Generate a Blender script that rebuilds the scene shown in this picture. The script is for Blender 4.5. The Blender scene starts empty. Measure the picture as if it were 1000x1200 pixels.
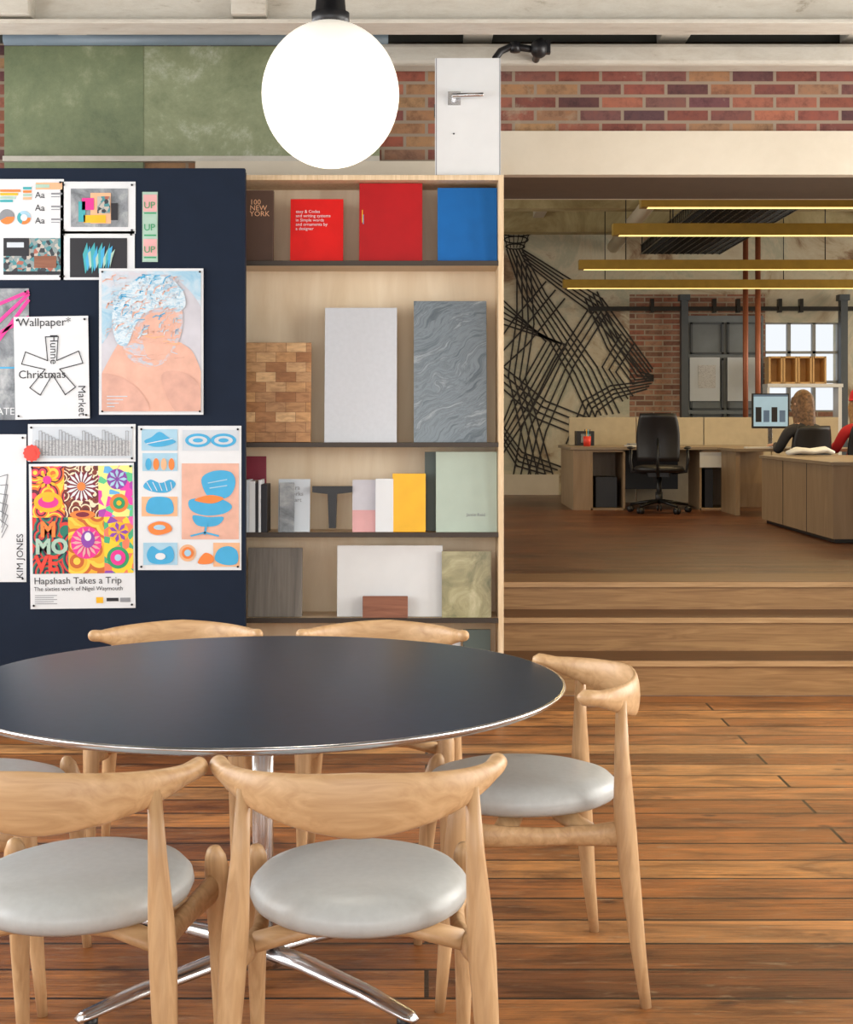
import bpy, bmesh, math, random
from mathutils import Vector, Matrix
random.seed(4)
F=1685.0; HC=1.355; HY=495.0
def X(px,d): return (px-500)/F*d
def Z(py,d): return HC-(py-HY)/F*d
sc=bpy.context.scene
sc.view_settings.view_transform='Standard'

# ------------------------------------------------------------ materials
def newmat(name):
    m=bpy.data.materials.new(name); m.use_nodes=True
    nt=m.node_tree; b=nt.nodes['Principled BSDF']
    return m,nt,b
def mk(name,c,rough=.5,metal=0,emit=0,var=.06,nscale=12,bump=0,spec=None):
    m,nt,b=newmat(name)
    b.inputs['Roughness'].default_value=rough; b.inputs['Metallic'].default_value=metal
    if spec is not None: b.inputs['Specular IOR Level'].default_value=spec
    n=nt.nodes.new('ShaderNodeTexNoise'); n.inputs['Scale'].default_value=nscale; n.inputs['Detail'].default_value=4
    tc=nt.nodes.new('ShaderNodeTexCoord'); nt.links.new(tc.outputs['Object'],n.inputs['Vector'])
    r=nt.nodes.new('ShaderNodeValToRGB'); nt.links.new(n.outputs['Fac'],r.inputs['Fac'])
    r.color_ramp.elements[0].position=.3; r.color_ramp.elements[1].position=.7
    r.color_ramp.elements[0].color=[max(0,x*(1-var)) for x in c]+[1]
    r.color_ramp.elements[1].color=[min(1,x*(1+var)) for x in c]+[1]
    nt.links.new(r.outputs['Color'],b.inputs['Base Color'])
    if emit:
        b.inputs['Emission Color'].default_value=(*c,1); b.inputs['Emission Strength'].default_value=emit
    if bump:
        bp=nt.nodes.new('ShaderNodeBump'); bp.inputs['Strength'].default_value=bump; bp.inputs['Distance'].default_value=.01
        nt.links.new(n.outputs['Fac'],bp.inputs['Height']); nt.links.new(bp.outputs['Normal'],b.inputs['Normal'])
    return m
def ramp(nt,fac,stops):
    r=nt.nodes.new('ShaderNodeValToRGB'); e=r.color_ramp.elements
    e[0].position=stops[0][0]; e[0].color=(*stops[0][1],1)
    e[1].position=stops[-1][0]; e[1].color=(*stops[-1][1],1)
    for p,c in stops[1:-1]:
        q=e.new(p); q.color=(*c,1)
    nt.links.new(fac,r.inputs['Fac']); return r
def coords(nt,scale=(1,1,1),swz=False,loc=(0,0,0),rot=(0,0,0)):
    tc=nt.nodes.new('ShaderNodeTexCoord'); v=tc.outputs['Object']
    if swz:
        s=nt.nodes.new('ShaderNodeSeparateXYZ'); c=nt.nodes.new('ShaderNodeCombineXYZ')
        nt.links.new(v,s.inputs[0]); nt.links.new(s.outputs['X'],c.inputs['X']); nt.links.new(s.outputs['Z'],c.inputs['Y']); nt.links.new(s.outputs['Y'],c.inputs['Z'])
        v=c.outputs[0]
    mp=nt.nodes.new('ShaderNodeMapping'); mp.inputs['Scale'].default_value=scale; mp.inputs['Location'].default_value=loc; mp.inputs['Rotation'].default_value=rot
    nt.links.new(v,mp.inputs['Vector']); return mp.outputs['Vector']
def noise(nt,vec,scale,detail=5,dist=0,rough=.55):
    n=nt.nodes.new('ShaderNodeTexNoise'); n.inputs['Scale'].default_value=scale; n.inputs['Detail'].default_value=detail
    n.inputs['Distortion'].default_value=dist; n.inputs['Roughness'].default_value=rough
    nt.links.new(vec,n.inputs['Vector']); return n.outputs['Fac']
def mix(nt,a,b,fac,mode='MIX'):
    m=nt.nodes.new('ShaderNodeMix'); m.data_type='RGBA'; m.blend_type=mode
    if isinstance(fac,(int,float)): m.inputs[0].default_value=fac
    else: nt.links.new(fac,m.inputs[0])
    for i,s in ((6,a),(7,b)):
        if isinstance(s,tuple): m.inputs[i].default_value=(*s,1)
        else: nt.links.new(s,m.inputs[i])
    return m.outputs[2]
def bump(nt,b,h,s=.3,d=.01):
    bp=nt.nodes.new('ShaderNodeBump'); bp.inputs['Strength'].default_value=s; bp.inputs['Distance'].default_value=d
    nt.links.new(h,bp.inputs['Height']); nt.links.new(bp.outputs['Normal'],b.inputs['Normal'])
def wood(name,c1,c2,axis='X',scale=3,rough=.45,stretch=14,bmp=.08,spec=.5):
    m,nt,b=newmat(name); s=[stretch]*3; s['XYZ'.index(axis)]=1
    v=coords(nt,tuple(s)); f=noise(nt,v,scale,6,1.2)
    r=ramp(nt,f,[(.3,c1),(.7,c2)]); nt.links.new(r.outputs[0],b.inputs['Base Color'])
    b.inputs['Roughness'].default_value=rough; b.inputs['Specular IOR Level'].default_value=spec; bump(nt,b,f,bmp,.003); return m
def bricktex(nt,v,w,h,mort,c1,c2,cm,smooth=.1):
    t=nt.nodes.new('ShaderNodeTexBrick'); nt.links.new(v,t.inputs['Vector'])
    t.inputs['Scale'].default_value=1; t.inputs['Brick Width'].default_value=w; t.inputs['Row Height'].default_value=h
    t.inputs['Mortar Size'].default_value=mort; t.inputs['Mortar Smooth'].default_value=smooth
    t.inputs['Color1'].default_value=(*c1,1); t.inputs['Color2'].default_value=(*c2,1); t.inputs['Mortar'].default_value=(*cm,1)
    return t
def tones(cols):
    k=len(cols); return [(i/(k-1),c) for i,c in enumerate(cols)]
def planks(name,w,h,cols,cm,mort,g1,g2,rough,patch=None,spec=.5):
    m,nt,b=newmat(name); v=coords(nt)
    t=bricktex(nt,v,w,h,mort,(0,0,0),(1,1,1),(.5,.5,.5))
    pc=ramp(nt,t.outputs['Color'],tones(cols))
    gv=coords(nt,(1.0,26,26)); g=noise(nt,gv,2.0,9,1.1,.7)
    gr=ramp(nt,g,[(.28,g1),(.5,(1,1,1)),(.7,g2)])
    col=mix(nt,pc.outputs[0],gr.outputs[0],1.0,'MULTIPLY')
    kv=coords(nt,(1.6,4.5,1)); k=noise(nt,kv,1.5,7,.7,.68)
    kr=ramp(nt,k,[(.34,(.36,.29,.24)),(.47,(.86,.84,.82)),(.62,(1.3,1.24,1.12))])
    col=mix(nt,col,kr.outputs[0],.95,'MULTIPLY')
    if patch:
        vo=nt.nodes.new('ShaderNodeTexVoronoi'); vo.inputs['Scale'].default_value=2.6; nt.links.new(coords(nt,(1,1.8,1),loc=(.3,.2,0)),vo.inputs['Vector'])
        kr2=ramp(nt,vo.outputs['Distance'],[(.035,(.16,.09,.06)),(.09,(1,1,1))]); col=mix(nt,col,kr2.outputs[0],.9,'MULTIPLY')
        pv=coords(nt,(3,10,1),loc=(3,7,0)); p=noise(nt,pv,2.2,6,.2,.75)
        pr=ramp(nt,p,[(.58,(0,0,0)),(.68,(.65,.65,.65))])
        col=mix(nt,col,patch,pr.outputs[0])
        jn=noise(nt,coords(nt,(2,40,1)),1.5,5,0,.7)
        jr=ramp(nt,jn,[(.60,(1,1,1)),(.70,(.24,.16,.11))]); col=mix(nt,col,jr.outputs[0],1.0,'MULTIPLY')
    col=mix(nt,col,cm,t.outputs['Fac'])
    nt.links.new(col,b.inputs['Base Color']); b.inputs['Specular IOR Level'].default_value=spec
    rr=nt.nodes.new('ShaderNodeMapRange'); nt.links.new(g,rr.inputs[0]); rr.inputs[3].default_value=rough-.10; rr.inputs[4].default_value=rough+.18
    nt.links.new(rr.outputs[0],b.inputs['Roughness'])
    mx=nt.nodes.new('ShaderNodeMath'); mx.operation='MULTIPLY_ADD'; nt.links.new(t.outputs['Fac'],mx.inputs[0]); mx.inputs[1].default_value=-1.5; nt.links.new(g,mx.inputs[2])
    bump(nt,b,mx.outputs[0],.5,.006); return m
def brickwall(name,cols,cm=(.26,.20,.145),k=.8):
    m,nt,b=newmat(name); v=coords(nt,(1,1,1),True)
    t=bricktex(nt,v,.215,.0645,.008,(0,0,0),(1,1,1),(.5,.5,.5))
    pc=ramp(nt,t.outputs['Color'],tones(cols))
    n=noise(nt,v,14,7,0,.75); r=ramp(nt,n,[(.3,(.4,.38,.4)),(.52,(1,1,1)),(.72,(1.25,1.1,.9))])
    col=mix(nt,pc.outputs[0],r.outputs[0],k,'MULTIPLY'); col=mix(nt,col,cm,t.outputs['Fac'])
    n2=noise(nt,v,3,6,.3,.7); r2=ramp(nt,n2,[(.60,(0,0,0)),(.72,(.6,.6,.6))]); col=mix(nt,col,(.36,.30,.21),r2.outputs[0])
    nt.links.new(col,b.inputs['Base Color']); b.inputs['Roughness'].default_value=.9
    bump(nt,b,t.outputs['Fac'],-.6,.01); return m
def patchy(name,stops,scale=1.5,rough=.85,dist=.6,bmp=.15,sc3=(1,1,1),rot=(0,0,0),spec=.5,nr=.68):
    m,nt,b=newmat(name); v=coords(nt,sc3,rot=rot); f=noise(nt,v,scale,9,dist,nr)
    r=ramp(nt,f,stops); nt.links.new(r.outputs[0],b.inputs['Base Color']); b.inputs['Roughness'].default_value=rough; b.inputs['Specular IOR Level'].default_value=spec
    bump(nt,b,f,bmp,.01); return m
def voro(name,cols,scale=20,kind='RINGS',mul=3.2):
    m,nt,b=newmat(name); v=coords(nt)
    n=nt.nodes.new('ShaderNodeTexVoronoi'); n.inputs['Scale'].default_value=scale; nt.links.new(v,n.inputs['Vector'])
    if kind=='RINGS':
        ma=nt.nodes.new('ShaderNodeMath'); ma.operation='MULTIPLY'; nt.links.new(n.outputs['Distance'],ma.inputs[0]); ma.inputs[1].default_value=mul
        mb=nt.nodes.new('ShaderNodeMath'); mb.operation='FRACT'; nt.links.new(ma.outputs[0],mb.inputs[0]); f=mb.outputs[0]
    else: f=n.outputs['Color']
    k=len(cols); r=ramp(nt,f,[((i+.0)/k,c) for i,c in enumerate(cols)]); r.color_ramp.interpolation='CONSTANT'
    nt.links.new(r.outputs[0],b.inputs['Base Color']); b.inputs['Roughness'].default_value=.5; return m

M={}
M['navy']=mk('navy_board_paint',(.008,.015,.032),.75,spec=.2)
M['tabletop']=mk('navy_linoleum',(.020,.034,.056),.36,var=.1,nscale=40,spec=.4)
M['alu']=mk('brushed_aluminium',(.75,.76,.78),.22,1)
M['chairwood']=wood('soaped_oak',(.48,.275,.125),(.68,.44,.23),'X',4,.42,9,.03)
M['chairwoodz']=wood('soaped_oak_leg',(.48,.275,.125),(.68,.44,.23),'Z',4,.42,9,.03)
M['leather']=mk('grey_leather',(.50,.515,.505),.38,var=.04,nscale=60,bump=.02)
M['ply']=wood('birch_plywood',(.78,.62,.42),(.90,.76,.56),'Z',1.4,.55,6,.02)
M['plyedge']=wood('birch_plywood_edge',(.62,.44,.25),(.82,.64,.43),'Z',3,.55,14)
M['shelf']=mk('bronze_shelf_lip',(.045,.032,.023),.5,.2)
M['shelfp']=wood('shelf_ply',(.62,.47,.31),(.74,.58,.41),'X',2,.5,8,.02)
M['floor']=planks('worn_pine_floor',2.7,.178,[(.15,.052,.017),(.36,.14,.040),(.23,.08,.025),(.50,.23,.077),(.29,.10,.029),(.54,.28,.11),(.18,.062,.020)],(.02,.009,.004),.006,(.36,.27,.19),(1.5,1.4,1.25),.29,(.40,.27,.16))
M['floor2']=planks('dark_parquet',1.1,.11,[(.085,.026,.009),(.155,.052,.018),(.11,.034,.012),(.18,.068,.025)],(.02,.009,.004),.002,(.55,.48,.42),(1.3,1.25,1.2),.27)
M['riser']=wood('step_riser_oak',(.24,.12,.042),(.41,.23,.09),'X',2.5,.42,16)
M['edge']=wood('step_edge_lit_oak',(.36,.205,.085),(.52,.32,.15),'X',2.5,.40,16)  # riser oak made lighter: light catching the step nosings, put into the colour
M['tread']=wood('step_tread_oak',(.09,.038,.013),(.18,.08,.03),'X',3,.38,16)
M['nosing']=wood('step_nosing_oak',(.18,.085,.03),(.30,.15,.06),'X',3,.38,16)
M['brick']=brickwall('old_red_brick',[(.05,.028,.035),(.26,.075,.045),(.13,.05,.055),(.33,.19,.09),(.20,.06,.04),(.085,.04,.045),(.34,.12,.07),(.14,.055,.05)])
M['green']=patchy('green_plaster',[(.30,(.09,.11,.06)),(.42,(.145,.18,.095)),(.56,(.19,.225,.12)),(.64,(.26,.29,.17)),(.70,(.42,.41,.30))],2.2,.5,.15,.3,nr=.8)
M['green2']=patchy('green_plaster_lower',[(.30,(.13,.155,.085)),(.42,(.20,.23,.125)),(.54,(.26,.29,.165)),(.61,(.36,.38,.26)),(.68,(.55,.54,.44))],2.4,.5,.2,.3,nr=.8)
M['cream']=patchy('cream_paint',[(.3,(.58,.51,.40)),(.7,(.70,.63,.51))],1.2,.5,.2,.03)
M['white']=mk('white_paint',(.70,.71,.71),.45,var=.02)
M['paper']=mk('paper_white',(.72,.74,.76),.6,var=.02)
M['paper2']=mk('paper_cool',(.58,.63,.68),.6,var=.02)
M['offwhite']=patchy('flaking_white_paint',[(.28,(.30,.26,.20)),(.38,(.50,.46,.39)),(.6,(.58,.55,.48)),(.72,(.42,.38,.31))],5,.6,.3,.4,(1,3,3),nr=.75)
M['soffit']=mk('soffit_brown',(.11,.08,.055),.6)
M['dark']=mk('dark_ceiling',(.035,.035,.028),.8)
M['black']=mk('black_plastic',(.012,.012,.014),.4)
M['blackm']=mk('black_metal',(.02,.02,.02),.35,.6)
M['ink']=mk('black_ink',(.015,.015,.02),.6)
M['mural']=mk('mural_paint',(.022,.018,.016),.7)
M['greyink']=mk('grey_ink',(.25,.26,.28),.6)
M['red']=mk('red_cover',(.70,.008,.006),.5,spec=.3)
M['dred']=mk('deep_red_cover',(.42,.005,.008),.5,spec=.3)
M['blue']=mk('blue_cover',(.006,.13,.42),.5,spec=.3)
M['bluegray']=mk('bluegrey_paint',(.17,.22,.26),.5)
M['brownb']=mk('brown_cover',(.085,.042,.026),.6)
# flowing blue-grey marble: fine veins stretched along a diagonal and warped by a slow noise
m,nt,b=newmat('grey_marble'); base=coords(nt,(1,1,1),True,rot=(0,0,math.radians(-32)))
wn=nt.nodes.new('ShaderNodeTexNoise'); wn.inputs['Scale'].default_value=3.2; wn.inputs['Detail'].default_value=3; nt.links.new(base,wn.inputs['Vector'])
vm=nt.nodes.new('ShaderNodeVectorMath'); vm.operation='MULTIPLY_ADD'; nt.links.new(wn.outputs['Color'],vm.inputs[0]); vm.inputs[1].default_value=(.30,.30,0); nt.links.new(base,vm.inputs[2])
mp=nt.nodes.new('ShaderNodeMapping'); mp.inputs['Scale'].default_value=(2.0,15,1); nt.links.new(vm.outputs[0],mp.inputs['Vector'])
f=noise(nt,mp.outputs['Vector'],1.6,9,.25,.72)
r=ramp(nt,f,[(.28,(.045,.062,.08)),(.40,(.12,.15,.175)),(.47,(.20,.24,.27)),(.53,(.13,.16,.185)),(.60,(.27,.31,.34)),(.70,(.48,.52,.55))])
nt.links.new(r.outputs[0],b.inputs['Base Color']); b.inputs['Roughness'].default_value=.35; M['marble']=m
M['slabwhite']=mk('white_stone',(.56,.58,.62),.4,var=.03,nscale=50)
m,nt,b=newmat('end_grain_block'); v=coords(nt,(1,1,1),True); t=bricktex(nt,v,.092,.046,.0009,(0,0,0),(1,1,1),(.5,.5,.5))
r0=ramp(nt,t.outputs['Color'],tones([(.30,.12,.04),(.62,.34,.14),(.42,.19,.07),(.72,.45,.22),(.36,.15,.05),(.55,.28,.10)]))
n=noise(nt,coords(nt,(3,1,9)),6,5,.8); r=ramp(nt,n,[(.3,(.6,.55,.5)),(.6,(1,1,1))])
cc=mix(nt,r0.outputs[0],r.outputs[0],.9,'MULTIPLY'); cc=mix(nt,cc,(.15,.06,.02),t.outputs['Fac'])
nt.links.new(cc,b.inputs['Base Color']); b.inputs['Roughness'].default_value=.5; M['block']=m
M['yellow']=mk('yellow_cover',(.85,.45,.010),.45)
M['palegreen']=mk('pale_green_board',(.42,.50,.42),.5,var=.03)
M['dgreen']=mk('slate_green',(.09,.12,.11),.5)
M['maroon']=mk('maroon_card',(.22,.01,.03),.5)
M['pink']=mk('pink_paper',(.72,.38,.38),.5)
M['peach']=mk('peach_paper',(.8,.45,.25),.5)
M['greywood']=wood('grey_veneer',(.11,.095,.08),(.21,.185,.155),'Z',2,.5,18)
M['redwood']=wood('red_brown_block',(.18,.06,.03),(.33,.13,.07),'X',2,.5,14)
M['goldstone']=patchy('gold_green_stone',[(.3,(.14,.14,.06)),(.5,(.34,.30,.15)),(.7,(.55,.50,.30))],7,.3,1.2,0)
M['brass']=mk('brass_lamp',(.36,.225,.03),.4,.35,var=.1)
M['brassglow']=mk('brass_lamp_lens',(1,.72,.25),.4,0,1.7)
M['copper']=mk('copper_pole',(.28,.09,.045),.4,.3)
M['mortarwall']=patchy('stripped_plaster',[(.28,(.11,.06,.035)),(.37,(.28,.19,.12)),(.43,(.50,.43,.31)),(.50,(.58,.53,.41)),(.56,(.44,.44,.34)),(.62,(.58,.53,.41)),(.68,(.30,.20,.13)),(.76,(.58,.53,.42))],1.0,.9,.7,.3)
M['pinkbrick']=brickwall('pink_brick',[(.36,.14,.09),(.20,.10,.07),(.42,.24,.16),(.28,.13,.09)],(.38,.32,.25))
M['steel']=mk('grey_steel_door',(.15,.175,.195),.5,.1,var=.2,nscale=3)
M['steelcol']=mk('blue_grey_column',(.06,.072,.085),.5,.2)
M['frame']=mk('window_frame_grey',(.30,.31,.31),.5)
M['deskwood']=wood('desk_veneer',(.27,.18,.10),(.36,.25,.15),'Z',1.5,.45,7,.01)
M['desktop']=mk('desk_top_taupe',(.28,.21,.14),.4)
M['divider']=mk('divider_fabric',(.44,.37,.26),.8)
M['screen']=mk('screen_ui',(.30,.45,.55),.3,0,.55)
M['screen2']=mk('screen_bar',(.10,.16,.25),.3,0,.3)
M['ceil2']=patchy('office_ceiling',[(.3,(.16,.13,.055)),(.45,(.34,.28,.14)),(.6,(.50,.44,.26)),(.75,(.24,.19,.09))],1.3,.8)
M['skin']=mk('skin',(.62,.36,.26),.5,var=.04)
M['hairb']=mk('blond_brown_hair',(.16,.085,.04),.55,var=.6,nscale=45,bump=.3)
M['hairr']=mk('light_hair',(.42,.25,.12),.55,var=.4,nscale=45,bump=.3)
M['top1']=mk('dark_shirt',(.03,.03,.035),.8)
M['top2']=mk('red_jumper',(.55,.02,.03),.8)
M['jeans']=mk('jeans',(.04,.06,.11),.8)
M['globe']=mk('opal_glass',(.95,.90,.80),.3,0,.50,var=0)
M['redpin']=mk('red_badge',(.75,.05,.03),.4)
M['teal']=mk('teal_ink',(.05,.38,.42),.5)
M['cyan']=mk('cyan_ink',(.05,.38,.66),.5)
M['sky']=mk('sky_blue_ink',(.36,.58,.72),.5)
M['orange']=mk('orange_ink',(.85,.22,.04),.5)
M['salmon']=mk('salmon_ink',(.74,.42,.32),.5,var=.10,nscale=14)
M['salmon2']=mk('salmon_ink_shade',(.66,.37,.29),.5,var=.12,nscale=14)
M['rose']=mk('rose_bg_ink',(.56,.55,.60),.5,var=.14,nscale=6)
M['magenta']=mk('magenta_ink',(.80,.03,.28),.5)
M['mint']=mk('mint_ink',(.38,.55,.45),.5)
M['pgreen']=mk('poster_green',(.02,.32,.12),.5)
M['violet']=mk('violet_ink',(.25,.05,.38),.5)
M['wine']=mk('wine_ink',(.20,.01,.03),.5)
M['hairink']=patchy('blue_hair_print',[(.3,(.12,.34,.52)),(.42,(.40,.60,.72)),(.50,(.70,.76,.80)),(.58,(.25,.48,.64)),(.68,(.66,.62,.64)),(.8,(.5,.68,.78))],12,.5,1.6,0,(1,1,2.4),(0,.5,0))
M['bgink']=patchy('blue_haze_print',[(.3,(.22,.46,.64)),(.45,(.40,.59,.71)),(.55,(.58,.65,.72)),(.7,(.60,.54,.58))],5,.5,1.0,0,(1,1,2.0),(0,.6,0))
M['facemix']=patchy('washed_face_print',[(.30,(.76,.45,.34)),(.46,(.72,.42,.32)),(.53,(.64,.50,.50)),(.60,(.42,.56,.68)),(.66,(.68,.44,.38)),(.78,(.78,.5,.4))],14,.5,1.6,0,(1,1,2.2),(0,.7,0))
M['ph1']=voro('psych_orange',[(.9,.16,.02),(.9,.6,.05),(.8,.05,.1),(.12,.01,.03)],13,mul=3)
M['ph2']=voro('psych_brown',[(.22,.04,.02),(.85,.72,.5),(.12,.02,.02)],20,mul=4)
M['ph3']=voro('psych_blue',[(.12,.42,.75),(.75,.05,.4),(.1,.55,.25),(.85,.8,.25),(.4,.05,.4)],30,'C')
M['ph4']=voro('psych_rainbow',[(.01,.18,.12),(.65,.04,.03),(.02,.02,.05)],10,mul=5)
M['ph5']=voro('psych_gold',[(.85,.42,.03),(.9,.58,.06),(.55,.12,.02)],9,mul=3)
M['ph6']=voro('psych_purple',[(.25,.06,.4),(.9,.6,.03),(.05,.4,.2),(.85,.2,.1),(.8,.1,.4)],32,'C')
M['photo']=voro('photo_tiles',[(.03,.04,.05),(.25,.3,.3),(.06,.25,.28),(.5,.45,.4),(.03,.03,.04),(.4,.12,.08)],60,'C')
M['sketch']=patchy('city_sketch',[(.3,(.12,.12,.13)),(.42,(.5,.52,.53)),(.5,(.70,.71,.72)),(.6,(.3,.3,.32)),(.7,(.72,.72,.73))],60,.6,1,0,(1,1,2))
M['greyprint']=patchy('grey_photo_print',[(.3,(.05,.06,.07)),(.5,(.25,.27,.29)),(.7,(.5,.52,.53))],8,.6,.5,0)
M['litbox']=mk('pale_wood_box',(.62,.38,.15),.5)
M['knit']=mk('red_wool',(.6,.02,.03),.9,bump=.3)

# ------------------------------------------------------------ mesh builder
def smooth_closed(pts,k=5):
    n=len(pts); out=[]
    for i in range(n):
        p0,p1,p2,p3=[Vector(pts[(i+j)%n]) for j in (-1,0,1,2)]
        for s in range(k):
            t=s/k; out.append(tuple(.5*((2*p1)+(-p0+p2)*t+(2*p0-5*p1+4*p2-p3)*t*t+(-p0+3*p1-3*p2+p3)*t**3)))
    return out
class MB:
    def __init__(s): s.v=[];s.f=[];s.mi=[];s.sm=[];s.mats=[]
    def _m(s,m):
        if isinstance(m,str): m=M[m]
        if m not in s.mats: s.mats.append(m)
        return s.mats.index(m)
    def add(s,vs,fs,m,smooth=False,mat=None):
        o=len(s.v); 
        for v in vs:
            v=Vector(v)
            if mat: v=mat@v
            s.v.append(v)
        k=s._m(m)
        for f in fs: s.f.append([i+o for i in f]); s.mi.append(k); s.sm.append(smooth)
    def box(s,x0,x1,y0,y1,z0,z1,m,mat=None):
        vs=[(x,y,z) for x in (x0,x1) for y in (y0,y1) for z in (z0,z1)]
        s.add(vs,[(0,1,3,2),(4,6,7,5),(0,4,5,1),(2,3,7,6),(0,2,6,4),(1,5,7,3)],m,False,mat)
    def poly(s,pts,y,m):
        s.add([(x,y,z) for x,z in pts],[list(range(len(pts)))],m)
    def prism(s,pts,y0,y1,m):
        n=len(pts); vs=[(x,y0,z) for x,z in pts]+[(x,y1,z) for x,z in pts]
        s.add(vs,[list(range(n)),list(range(2*n-1,n-1,-1))]+[(i,(i+1)%n,(i+1)%n+n,i+n) for i in range(n)],m)
    def pp(s,pts,d,m): s.poly([(X(a,d),Z(b,d)) for a,b in pts],d,m)
    def blob(s,pts,d,m,clip=None):
        p=smooth_closed(pts)
        if clip: p=[(min(max(a,clip[0]),clip[2]),min(max(b,clip[1]),clip[3])) for a,b in p]
        s.pp(p,d,m)
    def rect(s,a,b,c,e,d,m): s.pp([(a,b),(c,b),(c,e),(a,e)],d,m)
    def disc(s,a,b,rx,d,m,ry=None,n=24,t0=0,t1=360):
        ry=ry or rx
        pts=[(a+rx*math.cos(math.radians(t0+(t1-t0)*i/n)),b+ry*math.sin(math.radians(t0+(t1-t0)*i/n))) for i in range(n+(0 if t1-t0==360 else 1))]
        if t1-t0!=360: pts.append((a,b))
        s.pp(pts,d,m)
    def flower(s,a,b,r0,r1,n,d,m,ry=1):
        for i in range(n):
            t=2*math.pi*i/n; w=math.pi/n*.62
            s.pp([(a+r0*math.cos(t),b+ry*r0*math.sin(t)),(a+.7*r1*math.cos(t-w),b+ry*.7*r1*math.sin(t-w)),(a+r1*math.cos(t),b+ry*r1*math.sin(t)),(a+.7*r1*math.cos(t+w),b+ry*.7*r1*math.sin(t+w))],d-.00002*i,m)
    def stroke(s,pts,w,d,m,closed=False):
        n=len(pts); rng=range(n if closed else n-1)
        for i in rng:
            a=Vector(pts[i]);b=Vector(pts[(i+1)%n]);t=(b-a)
            if t.length<1e-6: continue
            t.normalize(); q=Vector((-t.y,t.x))*w/2; a=a-t*w*.3;b=b+t*w*.3
            s.pp([a+q,b+q,b-q,a-q],d,m)
    def text(s,txt,px,py,d,size,m,rot=0,spacing=1,bold=0):
        c=bpy.data.curves.new('t','FONT'); c.body=txt; c.size=size/F*d; c.space_line=spacing; c.resolution_u=3; c.offset=bold
        o=bpy.data.objects.new('t',c); sc.collection.objects.link(o)
        dg=bpy.context.evaluated_depsgraph_get(); me=bpy.data.meshes.new_from_object(o.evaluated_get(dg))
        R=Matrix.Translation((X(px,d),d,Z(py,d)))@Matrix.Rotation(math.radians(rot),4,'Y')@Matrix.Rotation(math.pi/2,4,'X')
        s.add([v.co for v in me.vertices],[list(p.vertices) for p in me.polygons],m,False,R)
        bpy.data.objects.remove(o); bpy.data.meshes.remove(me)
    def sweep(s,pts,secs,m,up=(0,0,1),n=14,cap=True):
        pts=[Vector(p) for p in pts]; up=Vector(up); vs=[];N=len(pts)
        for i,p in enumerate(pts):
            t=(pts[min(i+1,N-1)]-pts[max(i-1,0)]).normalized()
            sd=t.cross(up)
            if sd.length<1e-3: sd=t.cross(Vector((0,1,0)))
            sd.normalize(); u=sd.cross(t).normalized()
            a,b=secs[i] if isinstance(secs[i],(tuple,list)) else (secs[i],secs[i])
            for k in range(n):
                an=2*math.pi*k/n; vs.append(p+sd*a*math.cos(an)+u*b*math.sin(an))
        fs=[(i*n+k,i*n+(k+1)%n,(i+1)*n+(k+1)%n,(i+1)*n+k) for i in range(N-1) for k in range(n)]
        if cap: fs+= [list(range(n))[::-1],[(N-1)*n+k for k in range(n)]]
        s.add(vs,fs,m,True)
    def cyl(s,a,b,r,m,n=16,r2=None): s.sweep([a,b],[r,r if r2 is None else r2],m,n=n)
    def lathe(s,prof,c,m,n=40,sx=1,sy=1):
        vs=[];c=Vector(c);N=len(prof)
        for r,z in prof:
            for k in range(n):
                a=2*math.pi*k/n; vs.append(c+Vector((r*sx*math.cos(a),r*sy*math.sin(a),z)))
        fs=[(i*n+k,i*n+(k+1)%n,(i+1)*n+(k+1)%n,(i+1)*n+k) for i in range(N-1) for k in range(n)]
        s.add(vs,fs,m,True)
    def ell(s,c,r,m,n=24,k=14,mat=None):
        vs=[];c=Vector(c)
        for i in range(k+1):
            ph=math.pi*i/k
            for j in range(n):
                a=2*math.pi*j/n; vs.append(c+Vector((r[0]*math.sin(ph)*math.cos(a),r[1]*math.sin(ph)*math.sin(a),r[2]*math.cos(ph))))
        s.add(vs,[(i*n+j,i*n+(j+1)%n,(i+1)*n+(j+1)%n,(i+1)*n+j) for i in range(k) for j in range(n)],m,True,mat)
    def done(s,name,bevel=0,parent=None,recentre=True,rot=None,dy=0):
        me=bpy.data.meshes.new(name); c=Vector((0,0,0))
        if recentre:
            lo=Vector([min(v[i] for v in s.v) for i in range(3)]); hi=Vector([max(v[i] for v in s.v) for i in range(3)])
            c=(lo+hi)/2
        me.from_pydata([v-c for v in s.v],[],s.f)
        for m in s.mats: me.materials.append(m)
        me.polygons.foreach_set('material_index',s.mi); me.polygons.foreach_set('use_smooth',s.sm); me.update()
        bm=bmesh.new(); bm.from_mesh(me); bmesh.ops.remove_doubles(bm,verts=bm.verts,dist=1e-6)
        cl=[f for f in bm.faces if all(len(e.link_faces)==2 for e in f.edges)]
        bmesh.ops.recalc_face_normals(bm,faces=cl); bm.to_mesh(me); bm.free()
        o=bpy.data.objects.new(name,me); o.location=c+Vector((0,dy,0)); sc.collection.objects.link(o)
        if parent: o.parent=parent; o.matrix_parent_inverse=Matrix.Translation(-parent.location)
        if rot: o.rotation_euler=rot
        if bevel:
            b=o.modifiers.new('bevel','BEVEL'); b.width=bevel; b.segments=2; b.limit_method='ANGLE'; b.angle_limit=math.radians(50)
        return o
def empty(name,loc=(0,0,0)):
    e=bpy.data.objects.new(name,None); e.location=loc; e.empty_display_size=.1; sc.collection.objects.link(e); return e
def bx(name,x0,x1,y0,y1,z0,z1,m,bevel=0,recentre=False):
    q=MB(); q.box(x0,x1,y0,y1,z0,z1,m); return q.done(name,bevel,recentre=recentre)

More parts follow.
